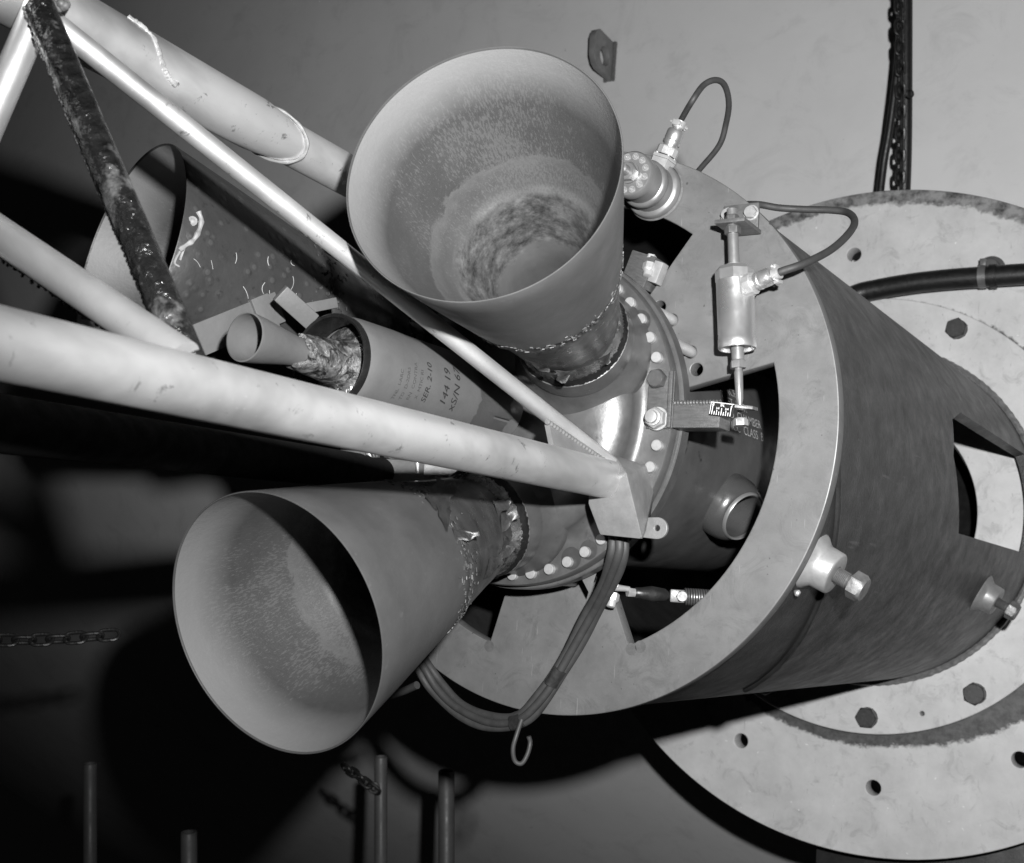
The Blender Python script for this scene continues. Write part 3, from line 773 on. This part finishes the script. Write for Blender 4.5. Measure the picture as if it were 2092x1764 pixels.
# gusset between leg and strut
ga, gb, gc = at(1117, 866, 3.30), at(1127, 915, 3.27), at(1262, 965, 3.53)
nrm = (gb-ga).cross(gc-ga).normalized()*.008
bm = new(); hull(bm, [p+s*nrm for p in (ga, gb, gc) for s in (1, -1)]); wobj('gusset', bm, M['block'], truss, 20)
bm = new(); P = [ga.lerp(gc, f/120)+V*.006-ray(1180, 910).normalized()*.010 for f in range(121)]
tube(bm, P, [.0075*(1+.16*math.sin(i*1.3)+.1*rnd.random()) for i in range(121)], 8); wobj('weld_bead', bm, M['block'], truss)
bm = new(); Q = zframe(L0+(L1-L0).normalized()*.03, L1-L0)
tube(bm, [Q @ Vector((.061*math.cos(2*PI*i/80), .061*math.sin(2*PI*i/80), -.01+.02*math.cos(2*PI*i/80))) for i in range(80)], [.008*(1+.3*math.sin(i*1.7)) for i in range(80)], 8, closed=True)
wobj('weld_bead', bm, M['truss'], truss)

# ================================================================ load cell on the ring
lc0 = onp(1340, 393, 0)
cell = thing('load_cell', 'satin steel load cell with a ring of cap screws beside the upper nozzle rim', 'load cell', lc0)
Mc = fm(lc0, U, V, B)
bm = new(); lathe(bm, [(0, .098), (.030, .098), (.036, .093), (.04, .082), (.075, .080), (.080, .084), (.098, .084), (.104, .080), (.108, .073), (.165, .071), (.167, .078), (.198, .078), (.204, .073), (.204, 0)], 96)
obj('body', bm, M['cell'], cell, Mc)
bm = new(); lathe(bm, [(-.001, .100), (.006, .104), (.014, .100)], 64); obj('weld_bead', bm, M['weld'], cell, Mc)
bm = new(); lathe(bm, [(0, .0115), (.003, .0115), (.003, .0085), (.0015, .0085), (.0015, .0075), (.006, .0068), (.0065, .004), (.003, .004), (.003, 0)], 20)
cs = None
for k in range(12):
    a = R(30*k+12); Mx = Mc @ T((.058*math.cos(a), .058*math.sin(a), .204))
    if cs is None: cs = obj('cap_screw', bm, M['bolt'], cell, Mx, 30)
    else: dupl(cs, cell, Mx)
bm = new(); lathe(bm, [(.204, .036), (.212, .036), (.212, .02)], 32); hexhead(bm, .034, .022, .212); lathe(bm, [(.234, .018), (.265, .017), (.27, .012), (.27, 0)], 24)
obj('hex_stud', bm, M['cell'], cell, Mc, 30)
cd = (onp(1399, 245, -.035)-onp(1354, 350, -.035)).normalized()
Mk = zframe(lc0+B*.035, cd, B) @ Matrix.Scale(.84, 4)
plug = thing('cell_plug', 'silver cable plug screwed into the side of the load cell', 'plug', Mk @ Vector((0, 0, .15)))
bm = new(); box(bm, (-.036, -.036, .055), (.036, .036, .128), None, .002); box(bm, (-.037, -.037, .1285), (.037, .037, .142), None, .002)
obj('connector_block', bm, M['cad'], cell, Mk)
bm = new()
for sx_ in (-1, 1):
    for sy_ in (-1, 1): lathe(bm, [(.142, .006), (.149, .006), (.150, .003), (.150, 0)], 12, T((.028*sx_, .028*sy_, 0)))
obj('corner_screw', bm, M['stud'], cell, Mk)
def plug_parts(par, Mk, z0, k):
    bm = new(); lathe(bm, [(z0, .030), (z0, .044), (z0+.004, .046), (z0+.032, .046), (z0+.036, .043), (z0+.036, .02)], 12)
    obj('coupling_nut', bm, M['cad'], par, Mk @ Matrix.Scale(k, 4), 25)
    bm = new(); lathe(bm, [(z0+.036, .030), (z0+.05, .031), (z0+.05, .036), (z0+.062, .037), (z0+.066, .034), (z0+.072, .036), (z0+.102, .036), (z0+.110, .032), (z0+.114, .022), (z0+.125, .02)], 40)
    obj('shell', bm, M['alu'], par, Mk @ Matrix.Scale(k, 4), 30)
    bm = new(); lathe(bm, [(z0+.120, .021), (z0+.122, .026), (z0+.150, .025), (z0+.152, .014)], 28)
    for s_ in (1, -1):
        box(bm, (-.016, s_*.022-.008, z0+.124), (.016, s_*.034+.004*s_-.004, z0+.146), None, .002)
        for q_ in (1, -1): lathe(bm, [(-.004, .006), (.006, .006), (.008, .0)], 10, T((q_*.022, s_*.026, z0+.135)) @ Matrix.Rotation(PI/2, 4, 'Y'))
    obj('cable_clamp', bm, M['cad'], par, Mk @ Matrix.Scale(k, 4), 30)
plug_parts(plug, Mk, .145, 1.0)
def cable(name, P, r, m, label, cat, group=None, n=8, seg=14):
    bm = new(); tube(bm, catmull(P, n), r, seg); o = obj(name, bm, m, None, Matrix.Identity(4))
    return tag(o, label, cat, group)
p0 = Mk @ Vector((0, 0, .27)); p1 = Mk @ Vector((0, 0, .30))
cable('sensor_cable', [p0, p1, at(1414, 207, 3.92), at(1438, 174, 3.95), at(1463, 164, 3.98), at(1481, 176, 4.02), at(1489, 212, 4.08), at(1483, 254, 4.15), at(1469, 298, 4.2), at(1429, 347, 4.28), at(1385, 400, 4.4)], .0105, M['cable'],
      'dark cable arching from the silver load cell plug to behind the ring', 'cable')

# ================================================================ displacement gauge on the ring
g0, g1 = F(-.13, .684, .486), F(-.13, .709, .222)
gax = (g0-g1).normalized(); Mg = zframe(g1, gax, B); GL = (g0-g1).length
gauge = thing('displacement_gauge', 'bright cylindrical displacement gauge with rods at both ends in front of the ring', 'gauge', g1)
bm = new(); lathe(bm, [(.022, .030), (.012, .050), (0, .052), (0, .058), (.004, .0605), (.03, .0605), (.0315, .0595), (GL-.045, .0595)], 72)
obj('body', bm, M['alu'], gauge, Mg)
bm = new()
lathe(bm, [(GL-.045, .0595), (GL-.043, .0615), (GL-.012, .0615), (GL, .055), (GL, 0)], 8, RZ(.3)); obj('end_cap', bm, M['alu'], gauge, Mg, 25)
bm = new(); lathe(bm, [(GL, .026), (GL+.012, .026), (GL+.014, .018), (GL+.195, .0165), (GL+.198, .013), (GL+.198, 0)], 32)
obj('upper_rod', bm, M['cell'], gauge, Mg)
bm = new(); lathe(bm, [(.03, .02), (-.035, .02), (-.036, .012), (-.07, .012), (-.075, .014), (-.16, .012), (-.175, .008), (-.20, .008), (-.20, 0)], 28)
hexhead(bm, .026, .026, -.062); obj('lower_rod', bm, M['cell'], gauge, Mg, 30)
# mounting bracket
bm = new()
box(bm, (.590, .640, .002), (.712, .735, .016), None, .004); box(bm, (.622, .6265, .012), (.724, .6400, .165), None, .003)
obj('bracket', bm, M['bracket'], gauge, frame(0))
bm = new(); lathe(bm, [(0, .026), (.004, .026), (.004, .02)], 24); hexhead(bm, .022, .016, .004)
b1 = obj('bracket_bolt', bm, M['bolt'], gauge, frame(-.016, .688, .700), 30)
dupl(b1, gauge, frame(-.016, .608, .700))
bm = new(); hexhead(bm, .026, .026, GL+.112, rot=.4); hexhead(bm, .023, .020, GL+.154, rot=.2)
obj('lock_nut', bm, M['bracket'], gauge, Mg, 30)
# side connector
sd = (F(-.175, .85, .447)-F(-.15, .735, .418)).normalized(); Mq = zframe(F(-.15, .722, .414), sd, gax)
bm = new(); box(bm, (-.033, -.033, .012), (.033, .033, .020), None, .002)
for sx_ in (-1, 1):
    for sy_ in (-1, 1): lathe(bm, [(.02, .005), (.025, .005), (.026, 0)], 10, T((.026*sx_, .026*sy_, 0)))
obj('socket_flange', bm, M['cad'], gauge, Mq, 30)
plug2 = thing('gauge_plug', 'silver cable plug on the right side of the displacement gauge', 'plug', Mq @ Vector((0, 0, .03)))
plug_parts(plug2, Mq, .022, .80)
p0 = Mq @ Vector((0, 0, .11)); p1 = Mq @ Vector((0, 0, .15))
cable('sensor_cable', [p0, p1, at(1640, 540, 3.60), at(1694, 513, 3.68), at(1730, 482, 3.78), at(1746, 455, 3.9), at(1734, 436, 4.0), at(1700, 430, 4.05), at(1640, 428, 4.1), at(1590, 425, 4.13), at(1545, 418, 4.17), at(1490, 420, 4.3)], .0125, M['cable'],
      'dark cable looping from the displacement gauge plug out past the ring edge', 'cable')

# arm bolted to the motor flange
arm = thing('angle_bracket', 'welded angle arm bolted to the motor flange and reaching to the lower gauge rod', 'bracket', F(-.28, .53, .04))
bm = new(); box(bm, (.486, -.052, .2785), (.574, .128, .292), None, .003)
box(bm, (.560, -.050, .2925), (.573, .126, .306), None, .003)
box(bm, (.5745, -.050, .205), (.728, .026, .2925), None, .004)
obj('arm_bar', bm, M['arm'], arm, frame(0))
bm = new(); tube(bm, [F(-.288, .576+.15*i/60, .027) for i in range(61)], [.008*(1+.22*math.sin(i*1.5)) for i in range(61)], 8); wobj('weld_bead', bm, M['arm'], arm)
bm = new(); hull(bm, [F(-.27, .70, .030), F(-.20, .69, .032), F(-.27, .70, .018), F(-.20, .69, .020), F(-.245, .812, .022), F(-.20, .812, .024), F(-.245, .812, .012), F(-.20, .812, .014), F(-.285, .728, .028), F(-.285, .728, .016)], .001)
wobj('tip_plate', bm, M['arm'], arm, 30)
gr = g1-gax*.2
bm = new(); hexhead(bm, .024, .024, -.245, rot=.3); obj('rod_nut', bm, M['bolt'], arm, Mg, 30)
bm = new(); hexhead(bm, .031, .026, 0, rot=.2); obj('hex_bolt', bm, M['hexdark'], arm, frame(-.292, .519, .102), 30)
bm = new(); lathe(bm, [(0, .037), (.005, .037), (.005, .02)], 28); hexhead(bm, .034, .026, .005, rot=.5); lathe(bm, [(.031, .027), (.038, .026), (.040, .02), (.052, .019), (.054, .014), (.054, 0)], 28)
obj('lock_nut', bm, M['bolt'], arm, frame(-.292, .524, -.022), 30)
# small inch scale
tagp = thing('inch_scale', 'small black inch scale with white ticks stuck on the arm end', 'scale', F(-.30, .75, 0))
tl, trr, blx = onp(1454.6, 821, -.312), onp(1502.5, 824.5, -.312), onp(1449, 847, -.312)
ex = (trr-tl).normalized(); wq = (trr-tl).length; ey = (tl-blx); hq = ey.length; ey = (ey-ex*ey.dot(ex)*.0).normalized(); ez = ex.cross(ey).normalized()
Mt = fm(blx, ex, ey, ez)
bm = new(); box(bm, (0, 0, -.006), (wq, hq, 0), None, .0006, 1); obj('scale_plate', bm, M['black'], tagp, Mt)
bm = new()
def bar(x0, y0, x1, y1): box(bm, (x0*wq, y0*hq, .0004), (x1*wq, y1*hq, .0008))
for k in range(9):
    x = .10+.80*k/8; bar(x-.012, .03, x+.012, {0: .80, 8: .80, 4: .58, 2: .42, 6: .42}.get(k, .30))
bar(.0, .95, 1, .99); bar(.0, .05, .018, .95)
obj('tick_marks', bm, M['white'], tagp, Mt, 0)
for s, x, y, z in [('0', .07, .70, .26), ('IN.', .42, .70, .24), ('1', .88, .70, .26), ('1/4', .24, .47, .19), ('3/4', .64, .47, .19)]:
    bm = text_bm(s, z*hq*1.25); bmesh.ops.transform(bm, matrix=T((x*wq, y*hq, .0008)), verts=bm.verts)
    obj('numeral', bm, M['white'], tagp, Mt, 0)

# ================================================================ turnbuckle links in the openings
def linkage(P, label, loc):
    t = thing('spring_link', label, 'linkage', loc, None)
    a, b, c, d = P
    bm = new(); hexhead(bm, .022, .028, .0); lathe(bm, [(.028, .016), (.046, .015), (.048, .01), (.048, 0)], 20); hexhead(bm, .02, .012, -.03)
    obj('pivot_nut', bm, M['stud'], t, zframe(a, -V+B*.3), 30)
    bm = new(); straight(bm, a+V*.02, a.lerp(b, .8)+V*.012, .012, .009, 14); wobj('eye', bm, M['bolt'], t)
    bm = new(); lathe(bm, [(0, .008), (.01, .018), (.03, .020), ((c-b).length*.5, .027), ((c-b).length-.02, .022), ((c-b).length, .010)], 28)
    obj('sleeve', bm, M['rubber'], t, zframe(b, c-b))
    bm = new(); hexhead(bm, .016, .03, 0); obj('jam_nut', bm, M['bolt'], t, zframe(b-(c-b).normalized()*.02, c-b), 30)
    bm = new(); e = c+(d-c)*.45; box(bm, (-.018, -.022, 0), (.018, .022, .05), zframe(c, d-c), .006); hexhead_M = zframe(c.lerp(e, .8)-ray(1400, 1220)*.006, -ray(1400, 1220))
    wobj('clevis', bm, M['bracket'], t)
    bm = new(); hexhead(bm, .020, .018, .01); obj('clevis_bolt', bm, M['bracket'], t, hexhead_M, 30)
    bm = new(); ax_ = (d-c).normalized(); Q = zframe(c+ax_*.05, ax_)
    n = 14*18; tube(bm, [Q @ Vector((.026*math.cos(i*2*PI/18), .026*math.sin(i*2*PI/18), i*.0085/18)) for i in range(n)], .0040, 8)
    wobj('spring', bm, M['spring'], t)
    return t
linkage([onp(1253, 1213, -.055), onp(1293, 1211, .0), onp(1368, 1217, .10), onp(1440, 1222, .16)], 'turnbuckle link with black sleeve and coil spring in the lower ring opening', onp(1253, 1213, 0))
linkage([onp(1327, 540, -.05), onp(1352, 560, .03), onp(1375, 600, .2), onp(1390, 640, .3)], 'bright pivot nut and eye link in the upper ring opening', onp(1327, 540, 0))
bk = thing('link_bracket', 'small dark bracket between the motor and the bright nut in the upper opening', 'bracket', onp(1295, 545, -.05))
bm = new(); box(bm, (-.045, -.06, -.10), (.05, .055, .0), None, .005); obj('bracket_body', bm, M['arm'], bk, fm(onp(1302, 548, -.06), U, V, B) @ RZ(-.35))
bm = new(); box(bm, (.05, -.03, -.05), (.085, .045, -.005), None, .004); obj('lug', bm, M['bolt'], bk, fm(onp(1302, 548, -.06), U, V, B) @ RZ(-.35))
fk2 = thing('bracket_fin', 'small pointed plate hanging below the motor flange beside the cable bundle', 'bracket', onp(1200, 1190, -.1))
bm = new(); hull(bm, [onp(x, y, t) for x, y in ((1183, 1172), (1222, 1160), (1205, 1215)) for t in (-.13, -.15)]); wobj('fin_plate', bm, M['ring'], fk2, 20)

# ================================================================ cable bundle under the foot block
cb = thing('cable_bundle', 'three grey cables taped together hanging from the truss foot past the ring', 'cable bundle', onp(1265, 1100, -.33))
base = [(1263, 1085, -.30), (1263, 1130, -.30), (1243, 1190, -.22), (1207, 1258, -.13), (1160, 1345, -.09), (1108, 1425, -.08), (1062, 1470, -.07), (1000, 1475, -.05), (940, 1450, -.03), (893, 1405, -.02), (862, 1358, -.02), (842, 1330, .06), (820, 1300, .2)]
P = [onp(*p) for p in base]; C_ = catmull(P, 8); vd = -ray(1150, 1300).normalized()
for k, off in enumerate((-1, 0, 1)):
    Q = []
    for i, p in enumerate(C_):
        d = (C_[min(i+1, len(C_)-1)]-C_[max(i-1, 0)]).normalized(); sd_ = d.cross(vd).normalized()
        f = i/len(C_); sp = .021-.006*math.sin(PI*min(1, f*1.5))
        Q.append(p+sd_*off*sp+vd*(.012 if off == 0 else 0)+sd_*.002*math.sin(i*.4+k*2))
    bm = new(); tube(bm, Q, .0142, 14); wobj('cable', bm, M['cable2'], cb)
def tape(i0, i1):
    bm = new(); Q = C_[i0:i1]; tube(bm, Q, [.033+.0015*rnd.random() for _ in Q], 24, wob=lambda i, k: 1-.30*abs(math.sin(2*PI*k/24))+.03*rnd.random()); wobj('tape_wrap', bm, M['char'], cb, 60)
tape(34, 38); tape(47, 51)
hk = at(1062, 1480, 3.95)
cable('wire_hook', [at(1066, 1470, 3.97), at(1056, 1500, 3.95), at(1048, 1530, 3.94), at(1052, 1555, 3.94), at(1066, 1560, 3.94), at(1078, 1540, 3.95), at(1083, 1518, 3.96), at(1080, 1505, 3.96)], .008, M['cable2'], 'bent wire hook hanging from the taped cable bundle', 'hook', n=6, seg=10)
cable('cable_stub', [at(790, 1424, 4.3), at(825, 1412, 4.2), at(852, 1400, 4.15)], .014, M['cable'], 'short dark cable end beside the lower nozzle', 'cable', n=6)

# ================================================================ hose across the plate
hs = thing('air_hose', 'thick black hose lying across the white plate and held by a clamp', 'hose', F(3.7, .7, 1.42))
bm = new(); P = [F(3.62, -.35, 1.18), onp(1740, 606, 3.72), onp(1790, 592, 3.74), onp(1860, 580, 3.74), onp(1930, 572, 3.74), onp(2010, 566, 3.74), onp(2100, 560, 3.74), onp(2200, 556, 3.74)]
tube(bm, catmull(P, 10), .064, 24); wobj('hose', bm, M['rubber'], hs)
cp = onp(2008, 566, 3.74); dx = (onp(2100, 560, 3.74)-onp(1930, 572, 3.74)).normalized()
bm = new(); lathe(bm, [(-.022, .062), (-.022, .070), (.022, .070), (.022, .062)], 40); box(bm, (-.02, .06, -.018), (.02, .11, .018), None, .004)
obj('hose_clamp', bm, M['cell'], hs, zframe(cp, dx, V))
bm = new(); lathe(bm, [(-.02, .066), (-.02, .074), (.02, .074), (.02, .066)], 40); obj('hose_clamp', bm, M['rubber'], hs, zframe(cp+dx*.06, dx, V))
bm = new(); lathe(bm, [(.0, .085), (.010, .06), (.06, .05), (.065, .0)], 32); obj('stud_pad', bm, M['ring'], hs, frame(3.915, .725, 1.52))

# ================================================================ hanging hoses and chain, upper right
cable('hanging_hose', [at(1851, -160, 8.1), at(1851, 100, 8.1), at(1850, 300, 8.15), at(1846, 420, 8.2)], .044, M['rubber'], 'straight black hose hanging behind the top of the white plate', 'hose', 'hoses hanging behind the white plate')
cable('hanging_hose', [at(1845, -160, 8.0), at(1842, 0, 8.0), at(1834, 130, 8.0), at(1818, 260, 8.05), at(1806, 330, 8.1), at(1795, 420, 8.2)], .027, M['rubber'], 'thinner black hose slanting left away from the straight one', 'hose', 'hoses hanging behind the white plate')
def link_bm(L_, W_, r):
    bm = new(); P = []
    for i in range(32):
        a = 2*PI*i/32; P.append(Vector(((L_/2-W_/2)*(1 if math.cos(a) > 0 else -1)*min(1, abs(math.cos(a))*3)+W_/2*math.cos(a), W_/2*math.sin(a), 0)))
    tube(bm, P, r, 8, closed=True); return bm
def chain(name, P, L_, W_, r, m, label, group=None, sag=0):
    t = thing(name, label, 'chain', P[0], group); C2 = catmull(P, 40); acc = 0; nxt = 0; k = 0; first = None
    for a, b in zip(C2, C2[1:]):
        acc += (b-a).length
        while acc >= nxt:
            d = (b-a).normalized(); Mx = zframe(b, d); Mx = Mx @ Matrix.Rotation(PI/2, 4, 'Y') @ Matrix.Rotation(R(35)+(PI/2 if k % 2 else 0), 4, 'X')
            if first is None: first = obj('link', link_bm(L_, W_, r), m, t, Mx)
            else: dupl(first, t, Mx)
            nxt += L_-2.4*r; k += 1
chain('hanging_chain', [at(1836, -120, 7.9), at(1838, 60, 7.9), at(1840, 190, 7.9), at(1838, 400, 8.0)], .10, .055, .012, M['rubber'], 'dark chain hanging between the two black hoses')
bm = new(); tube(bm, [at(1858+8*math.cos(a/16*2*PI), 192+8*math.sin(a/16*2*PI), 7.95) for a in range(16)], .006, 6, closed=True)
tag(obj('tie_loop', bm, M['rubber'], None), 'small wire tie loop on the hanging black hose', 'tie')

# ================================================================ railing posts and chains low in the room
def post(x, yt, z, r, label, zb=None):
    t = at(x, yt, z); t_ = thing('post', label, 'post', Vector((t.x, t.y, t.z-3.0)), 'railing posts by the wall')
    bm = new(); lathe(bm, [(0, r), (2.995, r), (3.0, r*.93), (3.0, r*.80), (2.9, r*.78), (2.9, 0)], 28); obj('pipe', bm, M['post'], t_, T((t.x, t.y, t.z-3.0)))
    return t_, t
pt, pp = post(778, 1546, 7.6, .042, 'pale pipe post with a chain hook below the lower nozzle')
bm = new(); Q = at(764, 1610, 7.55); tube(bm, [Q+Vector((.03*math.cos(i/20*2*PI), 0, .03*math.sin(i/20*2*PI))) for i in range(20)], .010, 8, closed=True); wobj('hook_ring', bm, M['hexdark'], pt)
post(912, 1575, 7.9, .055, 'dim pipe post right of the pale chain post')
post(184, 1560, 8.2, .046, 'dim pipe post farthest to the left')
post(386, 1700, 7.6, .052, 'short pipe post whose top just shows at the bottom')
chain('railing_chain', [at(-60, 1307, 5.0), at(40, 1308, 5.05), at(130, 1305, 5.1), at(232, 1297, 5.15)], .090, .052, .0085, M['chain'], 'bright steel chain running in from the left edge')
chain('railing_chain', [at(764, 1612, 7.55), at(748, 1600, 7.56), at(730, 1585, 7.6), at(700, 1565, 7.7)], .090, .055, .011, M['rubber'], 'chain end painted black for shade, hooked on the pale post')  # chain coloured black to stand in for the shade it hangs in
# pedestal under the plate
pd = thing('pedestal', 'dark steel pedestal under the white plate', 'pedestal', F(4.6, 0, -3.2))
bm = new(); box(bm, (-.33, -3.6, -.3), (1.4, -1.9, .3), None, .01); obj('column', bm, M['tube'], pd, frame(4.6))
bm = new(); box(bm, (-.6, -3.72, -.5), (1.7, -3.605, .5), None, .01); obj('foot_plate', bm, M['tube'], pd, frame(4.6))

# ---------------------------------------------------------------- design units to metres
done = set()
for o in bpy.data.objects:
    if o.type in ('CAMERA', 'LIGHT'): continue
    m = o.matrix_basis.copy(); m.translation = m.translation*S
    if not o.parent: m.translation.z += H0
    o.matrix_basis = m
    if o.type == 'MESH' and o.data.name not in done:
        o.data.transform(Matrix.Scale(S, 4)); done.add(o.data.name)
